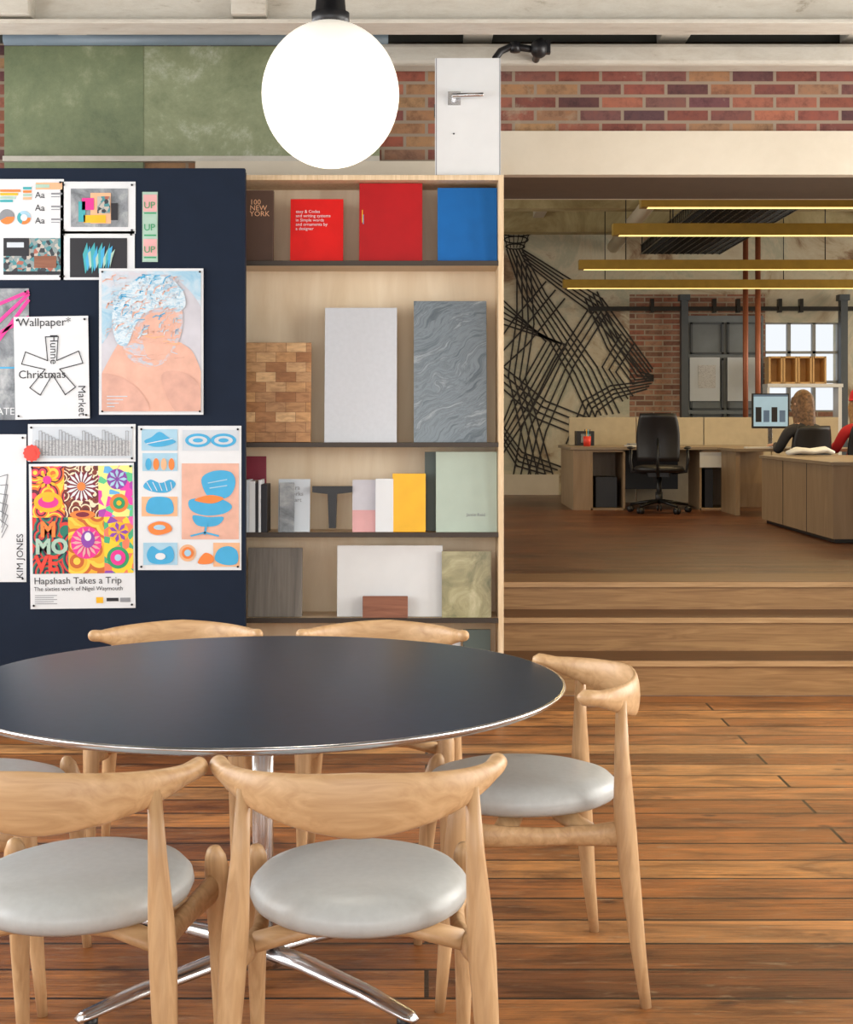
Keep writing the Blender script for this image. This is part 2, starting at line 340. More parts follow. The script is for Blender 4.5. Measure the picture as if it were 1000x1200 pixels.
# ------------------------------------------------------------ room shell
UF=.5; WD=7.1; WB=7.85; CE=3.38; FD=17.0; CE2=3.8
bx('floor',-3.4,3.4,-3,7.13,-.1,0,'floor')
bx('ceiling',-3.4,3.4,-3,WD,CE,CE+.1,'dark')
bx('floor_office',-2,8,8.12,FD,UF-.08,UF,'floor2')
q=MB()
sx0,sx1=.365,3.395
for y0,y1,z in ((7.13,7.42,.175),(7.42,7.72,.35),(7.72,8.115,.5)):
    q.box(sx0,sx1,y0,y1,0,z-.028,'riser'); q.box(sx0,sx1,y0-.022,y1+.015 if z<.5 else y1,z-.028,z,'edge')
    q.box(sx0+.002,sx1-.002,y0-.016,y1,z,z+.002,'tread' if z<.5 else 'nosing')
q.done('wooden_steps',.003)
q=MB(); q.box(-3.4,.36,WD,WB,0,CE,'brick'); q.done('wall_back',recentre=False)
q=MB(); q.box(.36,3.4,WD,WB,2.79,CE,'brick'); q.done('wall_back',recentre=False)
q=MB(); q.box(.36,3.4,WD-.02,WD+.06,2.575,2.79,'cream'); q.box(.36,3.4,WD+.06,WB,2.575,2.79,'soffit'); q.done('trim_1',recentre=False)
bx('wall_office_front',-2,8,WB,WB+.03,2.575,CE2,'cream')
q=MB(); d=WD-.02
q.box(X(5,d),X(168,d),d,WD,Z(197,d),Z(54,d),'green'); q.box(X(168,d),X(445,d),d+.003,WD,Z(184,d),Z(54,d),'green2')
q.done('trim_2',recentre=False)
q=MB(); q.box(X(5,d),X(445,d),d-.03,WD,Z(190,d),Z(184,d),'offwhite'); q.box(X(230,d),X(590,d),d-.03,WD,Z(212,d),Z(190,d),'cream'); q.done('trim_3',recentre=False)
bx('trim_4',-3.4,3.4,WD-.03,WD,Z(51,WD),CE,'dark')
def sidewall(name,x0,x1,y0,y1,z0,z1,wins,m):
    q=MB(); ys=y0
    for a,b,c,e in wins:
        q.box(x0,x1,ys,a,z0,z1,m); q.box(x0,x1,a,b,z0,c,m); q.box(x0,x1,a,b,e,z1,m); ys=b
    q.box(x0,x1,ys,y1,z0,z1,m); q.done(name,recentre=False)
    for i,(a,b,c,e) in enumerate(wins):
        w=MB(); xm=(x0+x1)/2
        for k in range(4):
            yy=a+.03+(b-a-.06)*k/3; w.box(xm-.03,xm+.03,yy-.02,yy+.02,c,e,'offwhite')
        for k in range(4):
            zz=c+.02+(e-c-.04)*k/3; w.box(xm-.03,xm+.03,a,b,zz-.02,zz+.02,'offwhite')
        w.done('window_%s_%d'%(name.split('_',1)[1],i+1))
sidewall('wall_left',-3.6,-3.4,-3,WB,0,CE,[(-2.2,.2,.7,2.9),(1.4,3.8,.7,2.9),(4.6,6.6,.7,2.9)],'cream')
sidewall('wall_right',3.4,3.6,-3,WB-.2,0,CE,[(-2.2,.2,.7,2.9),(1.2,3.6,.7,2.9),(4.4,6.5,.7,2.9)],'cream')
q=MB(); q.box(-3.6,-2.8,-3.2,-3,0,CE,'cream'); q.box(2.8,3.6,-3.2,-3,0,CE,'cream'); q.box(-2.8,2.8,-3.2,-3,0,.6,'cream'); q.box(-2.8,2.8,-3.2,-3,3.0,CE,'cream')
q.done('wall_rear',recentre=False)
wx0,wx1,wz0,wz1=X(897,FD),X(985,FD),Z(482,FD),Z(378,FD)
q=MB(); pm=X(738,FD)
q.box(-2,pm,FD,FD+.3,UF,CE2,'mortarwall'); q.box(pm,wx0,FD,FD+.3,UF,Z(345,FD),'pinkbrick'); q.box(pm,wx0,FD,FD+.3,Z(345,FD),CE2,'mortarwall')
q.box(wx0,wx1,FD,FD+.3,UF,wz0,'pinkbrick'); q.box(wx0,wx1,FD,FD+.3,wz1,CE2,'mortarwall'); q.box(wx1,8,FD,FD+.3,UF,CE2,'mortarwall')
q.done('wall_far',recentre=False)
sidewall('wall_office_right',8,8.2,WB,FD,UF,CE2,[(8.8,11.2,1.3,3.4),(12,14,1.3,3.4),(14.6,16.4,1.3,3.4)],'cream')
sidewall('wall_office_left',-2.2,-2,WB,FD,UF,CE2,[(8.8,11.2,1.3,3.4),(12,14.4,1.3,3.4)],'cream')
bx('wall_office_near',3.4,8.2,WB-.2,WB,0,CE2,'cream')
bx('ceiling_office',-2,8,WB,FD,CE2,CE2+.1,'ceil2')
bx('baseboard_far',-2,X(655,FD),FD-.04,FD-.001,UF,Z(556,FD),'cream')
q=MB()
for y in (9.5,12.3,14.4,16.2): q.box(-2,8,y,y+.22,CE2-.3,CE2,'ceil2')
for x in (-.5,1.2,4.9,6.2): q.box(x,x+.12,8,16.9,CE2-.14,CE2,'offwhite')
q.done('ceiling_beam_office')
q=MB(); q.sweep([(2.15,9,3.50),(2.15,13,3.50),(2.2,16.9,3.42)],[.075]*3,'cream',n=20); q.done('ventilation_duct')
q=MB()
for k in range(4):
    x=wx0+(wx1-wx0)*k/3; q.box(x-.02,x+.02,FD+.05,FD+.12,wz0,wz1,'frame')
for k in range(4):
    z=wz0+(wz1-wz0)*k/3; q.box(wx0,wx1,FD+.05,FD+.12,z-.015,z+.015,'frame')
q.done('window_1')
d=6.0
q=MB(); zb=Z(34,d)
q.box(-3.4,3.4,d-.09,d+.09,zb,zb+.018,'offwhite'); q.box(-3.4,3.4,d-.012,d+.012,zb+.018,zb+.2,'offwhite'); q.box(-3.4,3.4,d-.09,d+.09,zb+.2,zb+.218,'offwhite')
for x in (-2.6,-1.7,-.73,.25,1.2,2.1): q.box(x-.07,x+.07,-3,WD-.04,zb+.218,CE,'offwhite')
for x in (-1.7,-.73): q.box(x-.07,x+.07,d-.12,d+.12,zb+.03,zb+.218,'offwhite')
q.done('steel_ceiling_beam',.003)
d=6.93
q=MB(); zz=Z(64,d)
q.box(X(440,d),3.4,d-.02,WD-.035,zz-.052,zz+.052,'offwhite'); q.done('ceiling_beam',.02)
q=MB(); q.sweep([(X(5,d),d,Z(46,d)),(X(455,d),d,Z(46,d))],[.03,.03],'bluegray',n=16); q.done('ceiling_pipe')
d=6.7
q=MB(); q.sweep([(X(a,d),d,Z(b,d)) for a,b in ((580,78),(581,68),(587,60),(598,55),(612,56),(626,58))],[.017]*6,'black',n=12)
q.ell((X(632,d),d,Z(57,d)),(.042,.05,.045),'black'); q.box(X(640,d),X(645,d),d-.02,d+.02,Z(63,d),Z(48,d),'black'); q.cyl((X(634,d),d,Z(57,d)),(X(634,d),d,Z(45,d)),.012,'black')
q.cyl((X(632,d),d,Z(57,d)),(X(632,d),WD-.2,Z(57,d)),.018,'black'); q.cyl((X(604,d),d,Z(50,d)),(X(604,d),d,Z(61,d)),.024,'black')
q.done('wall_spotlight_bracket')

# ------------------------------------------------------------ pinboard + posters
BD=6.3
q=MB(); q.box(-2.7,X(287,BD),BD,BD+.04,.06,Z(197,BD),'navy'); q.box(-2.7,X(287,BD),BD+.04,BD+.06,.0,Z(197,BD)-.01,'black'); q.done('pinboard',.002)
P1,P2,P3,P4=BD-.003,BD-.005,BD-.007,BD-.009
def poster(name,a,b,c,e,m='paper',pins=True):
    q=MB(); q.box(X(a,BD),X(c,BD),P1,BD-.0005,Z(e,BD),Z(b,BD),m)
    if pins:
        for x,y in ((a+4,b+4),(c-4,b+4),(a+4,e-4),(c-4,e-4)): q.ell((X(x,BD),P1-.004,Z(y,BD)),(.005,.005,.005),'blackm',8,6)
    return q
q=poster('p',-8,210,75,328)
for i,(c) in enumerate(['orange','yellow','mint','teal']): q.rect(0,222+i*4,24-i*3,225+i*4,P2,c)
q.disc(8,254,9,P2,'orange',t0=0,t1=150,n=10); q.disc(8,254,9,P2,'greyink',t0=150,t1=360,n=12)
q.disc(28,255,8,P2,'orange',t0=0,t1=110,n=8); q.disc(28,255,8,P2,'teal',t0=110,t1=230,n=8); q.disc(28,255,8,P2,'sky',t0=230,t1=360,n=8); q.disc(28,255,4,P3,'paper')
for i in range(3): q.text('Aa',41,232+i*15,P2,10.5,'ink')
for i,c in enumerate(['teal','orange','mint','peach']): q.rect(27,219+i*4,37,222+i*4,P2,c)
q.rect(42,214,73,222,P2,'peach'); q.rect(42,216,58,220,P3,'mint'); 
for i in range(3): q.rect(60,226+i*15,73,228+i*15,P2,'greyink'); q.rect(60,230+i*15,70,231+i*15,P2,'greyink')
q.rect(4,279,71,322,P2,'photo'); q.rect(4,279,34,300,P3,'ink'); q.rect(8,284,28,290,P4,'paper2'); q.rect(40,300,66,314,P3,'redwood'); q.rect(4,318,71,322,P3,'ink')
q.done('poster')
q=poster('p',71,213,159,274); q.rect(83,221,150,266,P2,'greyprint'); q.rect(106,226,130,262,P3,'peach'); q.rect(96,232,110,246,P4,'magenta'); q.rect(114,230,129,250,P4,'photo'); q.rect(92,236,100,260,P4,'teal'); q.rect(98,252,124,261,P4,'yellow'); q.rect(130,238,138,258,P4,'ink'); q.done('poster')
q=poster('p',71,271,158,328,); q.rect(82,279,149,325,P2,'ink'); 
for i in range(12): q.pp([(97+i*3,298+6*math.sin(i*1.7)),(102+i*3,284+4*(i%3)),(105+i*2.4,308-5*(i%2)),(100+i*2.6,321-3*(i%3))],P3-.0001*i,['teal','cyan','mint'][i%3])
q.done('poster')
q=poster('p',167,225,185,307,'mint',False); 
for i in range(3):
    q.rect(168,228+i*26,184,248+i*26,P2,'pink' if i!=1 else 'mint'); q.text('UP',168.5,244+i*26,P3,11,'pgreen'); q.rect(169,249+i*26,183,250.5+i*26,P3,'pgreen')
q.done('sticker_strip')
# abstract blue / peach portrait poster
CL=(120,318,236,482)
q=poster('p',117,315,239,486,'paper'); q.rect(120,318,236,482,P2,'rose')
q.blob([(116,314),(170,316),(240,314),(240,360),(222,340),(196,322),(160,334),(142,354),(132,384),(116,400)],P2-.001,'bgink',CL)
q.blob([(124,430),(140,402),(152,390),(176,424),(200,400),(222,408),(232,424),(238,446),(240,484),(116,484),(118,446)],P3,'salmon',CL)
q.blob([(142,360),(158,342),(184,336),(204,344),(214,362),(214,386),(206,408),(192,426),(170,430),(150,418),(142,392)],P3-.001,'facemix',CL)
q.blob([(170,372),(188,368),(204,380),(206,400),(192,420),(176,420),(168,400)],P3-.0014,'salmon')
q.blob([(132,378),(136,350),(152,332),(174,323),(198,326),(214,340),(218,358),(208,366),(196,360),(182,362),(168,370),(158,384),(150,404),(138,402)],P4-.001,'hairink',CL)
rr=random.Random(2)
for i in range(170):
    a=rr.uniform(130,216); b=rr.uniform(322,392); L=rr.uniform(6,24); an=rr.uniform(.1,1.2)
    x2,y2=a-L*math.cos(an)*.6,b+L*math.sin(an)*.5
    q.stroke([(a,b),((a+x2)/2-1.5,(b+y2)/2-1.5),(x2,y2)],rr.uniform(.5,1.7),P4-.0012-.000008*i,rr.choice(['sky','cyan','paper2','facemix','hairink','rose','salmon']))
for i in range(26):
    a=rr.uniform(150,206); b=rr.uniform(392,424); q.stroke([(a,b),(a+rr.uniform(5,14),b+rr.uniform(-2,3))],rr.uniform(.6,1.5),P4-.0012-.00001*i,rr.choice(['salmon2','peach','rose','salmon']))
q.blob([(116,440),(146,444),(168,462),(172,484),(116,484)],P4,'salmon2',CL); q.blob([(190,440),(214,436),(234,452),(236,484),(206,482)],P4,'salmon2',CL)
for i in range(4): q.rect(126,464+i*4,150-i*5,465+i*4,P4-.001,'bgink')
q.done('portrait_poster',dy=-.012)
q=poster('p',-10,338,34,492,'greyprint'); 
for a in ((-10,360,33,342),(-10,385,33,345),(-10,395,33,372),(-10,410,33,352)): q.stroke([a[:2],a[2:]],4,P2,'magenta')
q.text('ATE',-4,486,P2,12,'paper'); q.rect(-8,430,34,432,P2,'cyan'); q.done('poster')
q=poster('p',18,371,105,491)
q.text('Wallpaper*',22,382,P2,13.5,'ink'); q.text('Christmas',22,443,P2,13.5,'ink'); q.text('Hunne',60,392,P2,13,'ink',90); q.text('Market',92,452,P2,12.5,'ink',90)
cx,cy=62,430
star=[]
for k in range(5):
    an=math.radians(-90+72*k); b1=an-math.radians(12); b2=an+math.radians(12); R=36
    star+= [(cx+R*math.cos(b1),cy+R*math.sin(b1)),(cx+R*math.cos(b2),cy+R*math.sin(b2)),(cx+9*math.cos(an+math.radians(36)),cy+9*math.sin(an+math.radians(36)))]
q.stroke(star,1.1,P3,'ink',True)
q.done('poster',rot=(0,math.radians(-1),0),dy=-.010)
q=poster('p',33,497,159,541); q.rect(38,500,155,537,P2,'paper2'); q.rect(40,516,153,534,P3,'sketch')
for i in range(28): x=42+i*3.9; h=6+(i*37%13); q.stroke([(x,534),(x,522-h),(x+3,522-h),(x+3,534)],.6,P4,'greyink')
q.done('city_drawing')
q=poster('p',-12,509,31,682); q.text('KIM JONES',27,678,P2,11,'ink',-90)
for i in range(6): q.stroke([(-5,560+i*9),(9,556+i*12),(2,600+i*6)],1,P2,'greyink')
q.done('poster')
q=poster('p',35,543,158,713)
for (a,b,c,e,m) in ((38,546,76,606,'ph1'),(76,546,116,606,'ph2'),(116,546,156,606,'ph3'),(38,606,80,672,'ph4'),(80,606,122,672,'ph5'),(122,606,156,672,'ph6')): q.rect(a,b,c,e,P2,m)
q.disc(96,570,17,P2-.0006,'wine'); q.flower(96,570,3,19,16,P3,'paper'); q.disc(96,570,5,P3-.001,'orange')
q.disc(57,588,17,P2-.0006,'yellow',12); q.disc(57,588,12,P3,'magenta',7); q.disc(57,584,7,P3-.001,'yellow',4); q.flower(56,562,2,14,9,P3,'yellow',.8); q.disc(56,562,5,P3-.001,'magenta')
q.disc(101,636,18,P2-.0006,'magenta',19); q.flower(101,636,2,18,14,P3,'pink'); q.disc(103,632,8,P3-.001,'violet',10); q.disc(103,629,4,P4,'paper',5)
q.disc(97,603,15,P3-.001,'orange',5); q.disc(97,603,8,P4,'wine',3)
q.disc(138,562,12,P2-.0006,'violet'); q.flower(138,562,2,12,8,P3,'sky'); q.disc(140,590,11,P2-.0006,'orange'); q.disc(140,590,7,P3,'pgreen'); q.disc(140,590,3,P4,'yellow')
q.disc(139,624,12,P2-.0006,'yellow'); q.flower(139,624,1,12,7,P3,'violet'); q.disc(138,654,13,P2-.0006,'pgreen'); q.disc(138,654,9,P3,'magenta'); q.disc(138,654,4,P4,'sky')
for i,(t,c) in enumerate((('M','orange'),('MO','mint'),('VE','redpin'))): q.text(t,41+(6 if i==0 else 0),628+i*20,P4,24,c,bold=.004)
q.text('Hapshash Takes a Trip',39,684,P2,11.2,'ink'); q.text('The sixties work of Nigel Waymouth',39,692,P2,6.9,'ink')
for i in range(5): q.rect(40,697+i*2.4,66-i%2*4,697.8+i*2.4,P2,'greyink')
q.rect(112,700,120,707,P2,'yellow'); q.rect(124,701,138,705,P2,'ink'); q.rect(140,701,152,706,P2,'greyink')
q.done('poster',rot=(0,math.radians(-.7),0))
q=poster('p',162,499,283,668)
q.rect(166,503,208,528,P2,'sky'); q.blob([(169,517),(178,512),(187,506),(198,513),(206,518),(192,523),(178,523)],P3,'cyan'); q.stroke([(172,520),(202,514)],1,P4,'paper')
q.rect(214,504,280,528,P2,'paper2')
for s in (-1,1):
    q.disc(247+s*15,516,15,P3,'cyan',8); q.disc(247+s*15,516,11,P3-.001,'paper2',5); q.disc(247+s*15,516,6,P4,'cyan',2.5)
q.rect(167,531,208,552,P2,'sky')
for i in range(4): q.disc(174+i*9,544,3.5,P3,['cyan','orange','peach','orange'][i],7)
q.blob([(168,570),(176,562),(188,566),(200,562),(206,568),(196,577),(178,576)],P2,'cyan')
for i in range(5): q.stroke([(172+i*7,565),(178+i*6,575)],.8,P3,'paper')
q.rect(166,582,208,605,P2,'peach'); q.blob([(172,600),(174,586),(184,582),(200,585),(203,600),(190,603)],P3,'cyan')
q.disc(187,619,15,P2,'rose',9); q.blob([(174,616),(186,611),(198,614),(201,622),(186,627),(176,624)],P3,'orange'); q.disc(187,618,7,P4,'sky',3)
q.rect(213,543,280,632,P2,'salmon')
q.blob([(236,562),(250,552),(270,553),(276,566),(268,582),(246,584)],P3,'cyan'); q.blob([(222,586),(240,584),(262,586),(272,594),(262,602),(240,604),(224,598)],P3,'cyan'); q.blob([(228,586),(246,580),(262,584),(248,590)],P4,'orange')
q.blob([(226,604),(244,606),(262,606),(254,616),(232,616)],P3,'cyan'); q.stroke([(242,614),(240,626)],2.4,P4,'cyan'); q.stroke([(224,628),(240,624),(256,628)],2,P4,'cyan'); q.stroke([(244,566),(266,562)],1.2,P4,'sky'); q.stroke([(246,572),(266,569)],1.2,P4,'sky')
q.rect(168,636,208,662,P2,'sky'); q.blob([(172,650),(178,640),(188,645),(200,640),(204,652),(198,660),(178,660)],P3,'cyan'); q.disc(188,652,6,P4,'paper',4)
q.disc(220,648,10,P2,'peach',10); q.disc(220,648,7,P3,'orange'); q.disc(220,648,4,P4,'sky')
q.rect(250,636,281,664,P2,'peach'); q.blob([(252,656),(256,644),(268,640),(278,646),(278,660),(264,662)],P3,'cyan'); q.blob([(232,660),(240,648),(250,652),(248,660)],P3,'orange')
q.done('chair_poster')
q=MB(); 
pts=[(X(38,P2)+.036*math.cos(2*math.pi*i/24)*(1+.06*(-1)**i),Z(531,P2)+.036*math.sin(2*math.pi*i/24)*(1+.06*(-1)**i)) for i in range(24)]
q.prism(pts,BD-.019,BD-.012,'redpin'); q.prism([(X(38,P2)+(x-X(38,P2))*.55,Z(531,P2)+(z-Z(531,P2))*.55) for x,z in pts],BD-.021,BD-.019,'redpin'); q.done('red_rosette_badge')

# ------------------------------------------------------------ shelf unit
SD=6.5; SB=6.78; SX1=X(590.5,SD); SX0=-2.2
shz=[Z(307,SD),Z(520,SD),Z(625.5,SD),Z(726,SD)]
q=MB()
q.box(SX0,SX1-.02,SB,SB+.02,0,Z(205,SD),'ply')
q.box(SX1-.024,SX1,SD,SB+.02,0,Z(205,SD),'plyedge'); q.box(SX0,SX0+.024,SD,SB+.02,0,Z(205,SD),'plyedge')
q.box(SX0,SX1-.02,SD,SB,Z(211,SD),Z(205,SD),'plyedge')
for z in shz+[.09]:
    q.box(SX0+.02,SX1-.024,SD+.012,SB,z-.014,z,'shelfp'); q.box(SX0+.02,SX1-.024,SD-.002,SD+.012,z-.016,z+.006,'shelf')
q.box(X(430,SD),X(435,SD),SD+.1,SB,Z(728,SD)-.35,Z(728,SD)-.02,'plyedge')
q.done('display_shelf',.0015)
def item(name,a,b,top,sh,m,th=.025,off=.05,lean=6,extra=None,bevel=.002):
    d=SD+off; x0,x1=X(a,d),X(b,d); z0=shz[sh]; h=Z(top,d)-z0
    q=MB(); q.box(x0,x1,-th,0,0,h,m)
    if extra: extra(q,x0,x1,h,-th)
    o=q.done(name,bevel,recentre=False)
    o.location=(0,d+th,z0+.001+th*math.sin(math.radians(lean))*1.0); o.rotation_euler=(math.radians(-lean),0,0); return o
def T(txt,size,m,fx,fz,sp=1):
    def g(q,x0,x1,h,y):
        c=bpy.data.curves.new('t','FONT'); c.body=txt; c.size=size; c.space_line=sp; c.resolution_u=2
        o=bpy.data.objects.new('t',c); sc.collection.objects.link(o); dg=bpy.context.evaluated_depsgraph_get()
        me=bpy.data.meshes.new_from_object(o.evaluated_get(dg))
        R=Matrix.Translation((x0+(x1-x0)*fx,y-.0015,h*fz))@Matrix.Rotation(math.pi/2,4,'X')
        q.add([v.co for v in me.vertices],[list(p.vertices) for p in me.polygons],m,False,R)
        bpy.data.objects.remove(o)
    return g
item('book',272,320,223,0,'brownb',.03,.06,5,T('100\nNEW\nYORK',.034,'peach',.42,.8,.8))
item('book',340,402,233,0,'red',.02,.06,6,T('easy & Codes\nand writing systems\nin Simple words\nand ornaments by\na designer',.020,'paper',.1,.78,1))
item('book',421,495,215,0,'dred',.035,.045,4,lambda q,x0,x1,h,y:(q.box(x0+.012,x0+.016,y-.001,y,h*.5,h*.66,'yellow'),q.box(x0+.017,x0+.020,y-.001,y,h*.48,h*.6,'cyan')))
item('book',513,583,220,0,'blue',.03,.06,5)
item('wood_sample_block',270,364,402,1,'block',.03,.06,5)
item('stone_sample_slab',380,465,360,1,'slabwhite',.02,.06,5)
item('marble_sample_slab',485,571,352,1,'marble',.02,.06,5)
item('pale_green_board',511,583,530,2,'palegreen',.015,.05,4,T('Jamie Reid',.02,'greyink',.5,.2))
item('slate_board',498,540,530,2,'dgreen',.012,.12,4)
item('yellow_book',460,499,556,2,'yellow',.03,.05,3)
item('maroon_card',287,312,535,2,'maroon',.01,.23,1)
q=MB(); d=SD+.05; xs=X(287,d)-.06
for i,(w,h,m) in enumerate([(.03,.22,'paper'),(.03,.21,'greyink'),(.02,.24,'paper2'),(.028,.235,'paper'),(.014,.225,'ink'),(.012,.24,'paper'),(.028,.22,'ink')]):
    q.box(xs,xs+w-.001,d,d+.15,0,h,m); xs+=w
for v in q.v: v.z+=shz[2]+.0005
q.done('row_of_books',.001)
item('magazine',327,345,566,2,'greyprint',.008,.045,7)
item('magazine',326,363,562,2,'paper2',.008,.07,7,T('Vitra\nworks\nof art',.028,'greyink',.3,.8))
q=MB(); d=SD+.06
q.prism([(X(a,d),Z(b,d)) for a,b in ((366,570),(413,570),(413,577),(395,579),(393.5,619),(385.5,619),(384,579),(366,577))],d,d+.04,'black')
q.done('letter_t_bookend',.001)
item('pink_book',413,440,563,2,'rose',.012,.06,5,lambda q,x0,x1,h,y:q.box(x0,x1,y-.001,y,0,h*.42,'pink'))
item('white_book',440,461,562,2,'paper',.03,.045,3)
item('peach_book',438,458,566,2,'peach',.012,.10,3)
item('grey_veneer_sample',290,354,643,3,'greywood',.015,.06,5)
item('white_board_sample',395,519,640,3,'white',.01,.075,4)
item('wood_sample_block',425,478,700,3,'redwood',.03,.02,3)
item('green_stone_sample',518,576,647,3,'goldstone',.012,.045,4,lambda q,x0,x1,h,y:q.box(x0+.006,x1-.006,y-.001,y,.01,h*.6,'goldstone'))
q=MB(); d=SD+.06; q.box(X(543,d),X(575,d),d,d+.02,.091,Z(738,d),'dgreen'); q.box(X(505,d),X(540,d),d+.03,d+.05,.091,Z(741,d),'white'); q.done('slate_board')
d=SD+.03; z0=Z(205,SD)
q=MB(); q.box(X(510,d),X(587,d),d,d+.045,0,Z(67,d)-z0-.005,'white')
q.box(X(525,d),X(540,d),d-.008,d,Z(124,d)-z0,Z(108,d)-z0,'alu'); q.cyl((X(532,d),d-.05,Z(115,d)-z0),(X(532,d),d,Z(115,d)-z0),.011,'alu'); q.cyl((X(530,d),d-.05,Z(115,d)-z0),(X(566,d),d-.05,Z(114,d)-z0),.01,'alu')
q.box(X(510,d)-.004,X(510,d),d+.008,d+.04,Z(136,d)-z0,Z(122,d)-z0,'black'); q.ell((X(532,d),d-.002,Z(157,d)-z0),(.004,.004,.004),'black',8,6)
for x in (511.5,586): q.box(X(x,d)-.002,X(x,d)+.002,d-.001,d,0,Z(67,d)-z0-.006,'greyink')
for v in q.v: v.z+=z0+.001
q.done('door_sample',.002)

# ------------------------------------------------------------ table
tx,ty,TR=-.402,3.53,.74; tz=.722
q=MB()
q.lathe([(0,tz),(TR-.006,tz)],(tx,ty,0),'tabletop',128)
q.lathe([(TR-.006,tz),(TR,tz-.001),(TR+.001,tz-.006),(TR-.012,tz-.016),(TR-.02,tz-.020),(0,tz-.020)],(tx,ty,0),'alu',128)
q.cyl((tx,ty,.05),(tx,ty,tz-.025),.026,'alu',24); q.lathe([(.15,tz-.020),(.15,tz-.026),(.032,tz-.06)],(tx,ty,0),'blackm',32)
q.lathe([(.0,.088),(.05,.083),(.055,.03),(.0,.03)],(tx,ty,0),'alu',24)
for a in (41,139,221,319):
    c,s=math.cos(math.radians(a)),math.sin(math.radians(a))
    q.sweep([(tx+c*r,ty+s*r,z) for r,z in ((.0,.064),(.15,.062),(.35,.046),(.48,.028),(.50,.022))],[(.034,.018),(.033,.017),(.028,.014),(.024,.010),(.012,.006)],'alu',n=12)
    q.cyl((tx+c*.465,ty+s*.465,0),(tx+c*.465,ty+s*.465,.022),.016,'black')
q.done('round_table')

# ------------------------------------------------------------ dining chairs
def dining_chair(x,y,deg,s=1.0):
    e=empty('dining_chair')
    q=MB()
    prof=[(0,.502),(.10,.503),(.165,.500),(.196,.489),(.211,.473),(.214,.457),(.208,.442),(.194,.433),(.1,.428),(0,.428)]
    q.lathe(prof,(0,.008,0),'leather',56,1.0,1.12); q.done('seat',parent=e,recentre=False)
    q=MB()
    pts=[];secs=[];N=48
    for i in range(N+1):
        t=-1+2*i/N; th=math.radians(80*t); w=abs(t)
        x1=.270*math.sin(th)+.012*math.copysign(max(0,w-.8),t); y1=-.035-.235*math.cos(th)
        hh=.059-(.059-.019)*min(1,(w/.82))**1.35; tt=.0115+.0075*w
        if w>.94: k=max(.15,math.sqrt(max(0,1-((w-.94)/.064)**2))); hh*=k; tt*=k
        pts.append((x1,y1,.690+.036*w**1.6)); secs.append((tt,hh))
    q.sweep(pts,secs,'chairwood',n=20); q.done('back_rail',parent=e,recentre=False)
    for sx in (-1,1):
        q=MB()
        q.sweep([(sx*.252,-.24,0),(sx*.244,-.225,.12),(sx*.232,-.207,.30),(sx*.226,-.198,.40),(sx*.222,-.195,.46),(sx*.214,-.192,.58),(sx*.208,-.192,.704)],
                [.0125,.017,.0235,.026,.0245,.0175,.0125],'chairwoodz',up=(0,1,0),n=16); q.done('rear_leg',parent=e,recentre=False)
        q=MB()
        q.sweep([(sx*.216,.238,0),(sx*.218,.228,.12),(sx*.218,.212,.30),(sx*.218,.200,.40),(sx*.218,.195,.44),(sx*.217,.188,.468),(sx*.216,.181,.484),(sx*.215,.176,.490)],
                [.0115,.0155,.0215,.0255,.0255,.022,.015,.005],'chairwoodz',up=(0,1,0),n=16)
        q.done('front_leg',parent=e,recentre=False)
        q=MB(); q.sweep([(sx*.224,-.20,.397),(sx*.205,-.13,.390),(sx*.192,-.03,.386),(sx*.194,.08,.390),(sx*.215,.198,.406)],[(.017,.032),(.016,.025),(.015,.021),(.016,.025),(.017,.032)],'chairwood',n=14)
        q.done('side_rail',parent=e,recentre=False)
    q=MB(); q.sweep([(-.20,.09,.396),(-.1,.05,.409),(0,.035,.412),(.1,.05,.409),(.20,.09,.396)],[(.03,.017)]*5,'chairwood',n=12)
    q.sweep([(-.20,-.12,.396),(-.1,-.08,.409),(0,-.07,.412),(.1,-.08,.409),(.20,-.12,.396)],[(.03,.017)]*5,'chairwood',n=12); q.done('seat_frame',parent=e,recentre=False)
    e.location=(x,y,0); e.rotation_euler=(0,0,math.radians(deg)); e.scale=(s,s,s)
    return e
dining_chair(-.13,2.785,2,.99)
dining_chair(-.67,2.795,-7,.99)
dining_chair(.24,3.55,97,1.0)
dining_chair(-.142,4.38,177,.96)
dining_chair(-.775,4.38,183,.96)
dining_chair(-1.115,3.50,-90)

# ------------------------------------------------------------ pendant lamp
d=3.5; lx=X(387.5,d); lz=Z(111,d)
q=MB(); q.ell((lx,d,lz),(.167,.167,.178),'globe',48,32)
q.lathe([(.0,.235),(.012,.235),(.035,.232),(.038,.20),(.046,.198),(.046,.165),(.0,.165)],(lx,d,lz),'black',32)
q.cyl((lx,d,lz+.23),(lx,d,CE),.005,'black'); q.lathe([(0,CE-lz),(.06,CE-lz),(.06,CE-lz-.03),(0,CE-lz-.035)],(lx,d,lz),'black',32)
q.done('globe_pendant_lamp')

# ------------------------------------------------------------ office area
MD=FD-.01
q=MB()
def ring(cx,cy,rx,ry,w=2): q.stroke([(cx+rx*math.cos(2*math.pi*i/20),cy+ry*math.sin(2*math.pi*i/20)) for i in range(20)],w,MD,'mural',True)
for (a,b,c,e) in ((606,259,22,5),(606,266,21,5),(606,273,17,4),(605,281,14,4),(604,289,11,3)): ring(a,b,c,e,1.5)
for i in range(6): q.stroke([(586+i*8,262),(595+i*3.6,290)],1.1,MD,'mural')
def net(poly_a,poly_b,n,w,lv):
    for i in range(n):
        t=i/(n-1); pts=[((a[0]*(1-t)+b[0]*t),(a[1]*(1-t)+b[1]*t)) for a,b in zip(poly_a,poly_b)]
        q.stroke(pts,w,MD-.0012*lv,'mural')
W=1.85
net([(594,292),(612,345),(668,440),(690,488)],[(612,292),(640,345),(700,430),(726,484)],6,W,1)
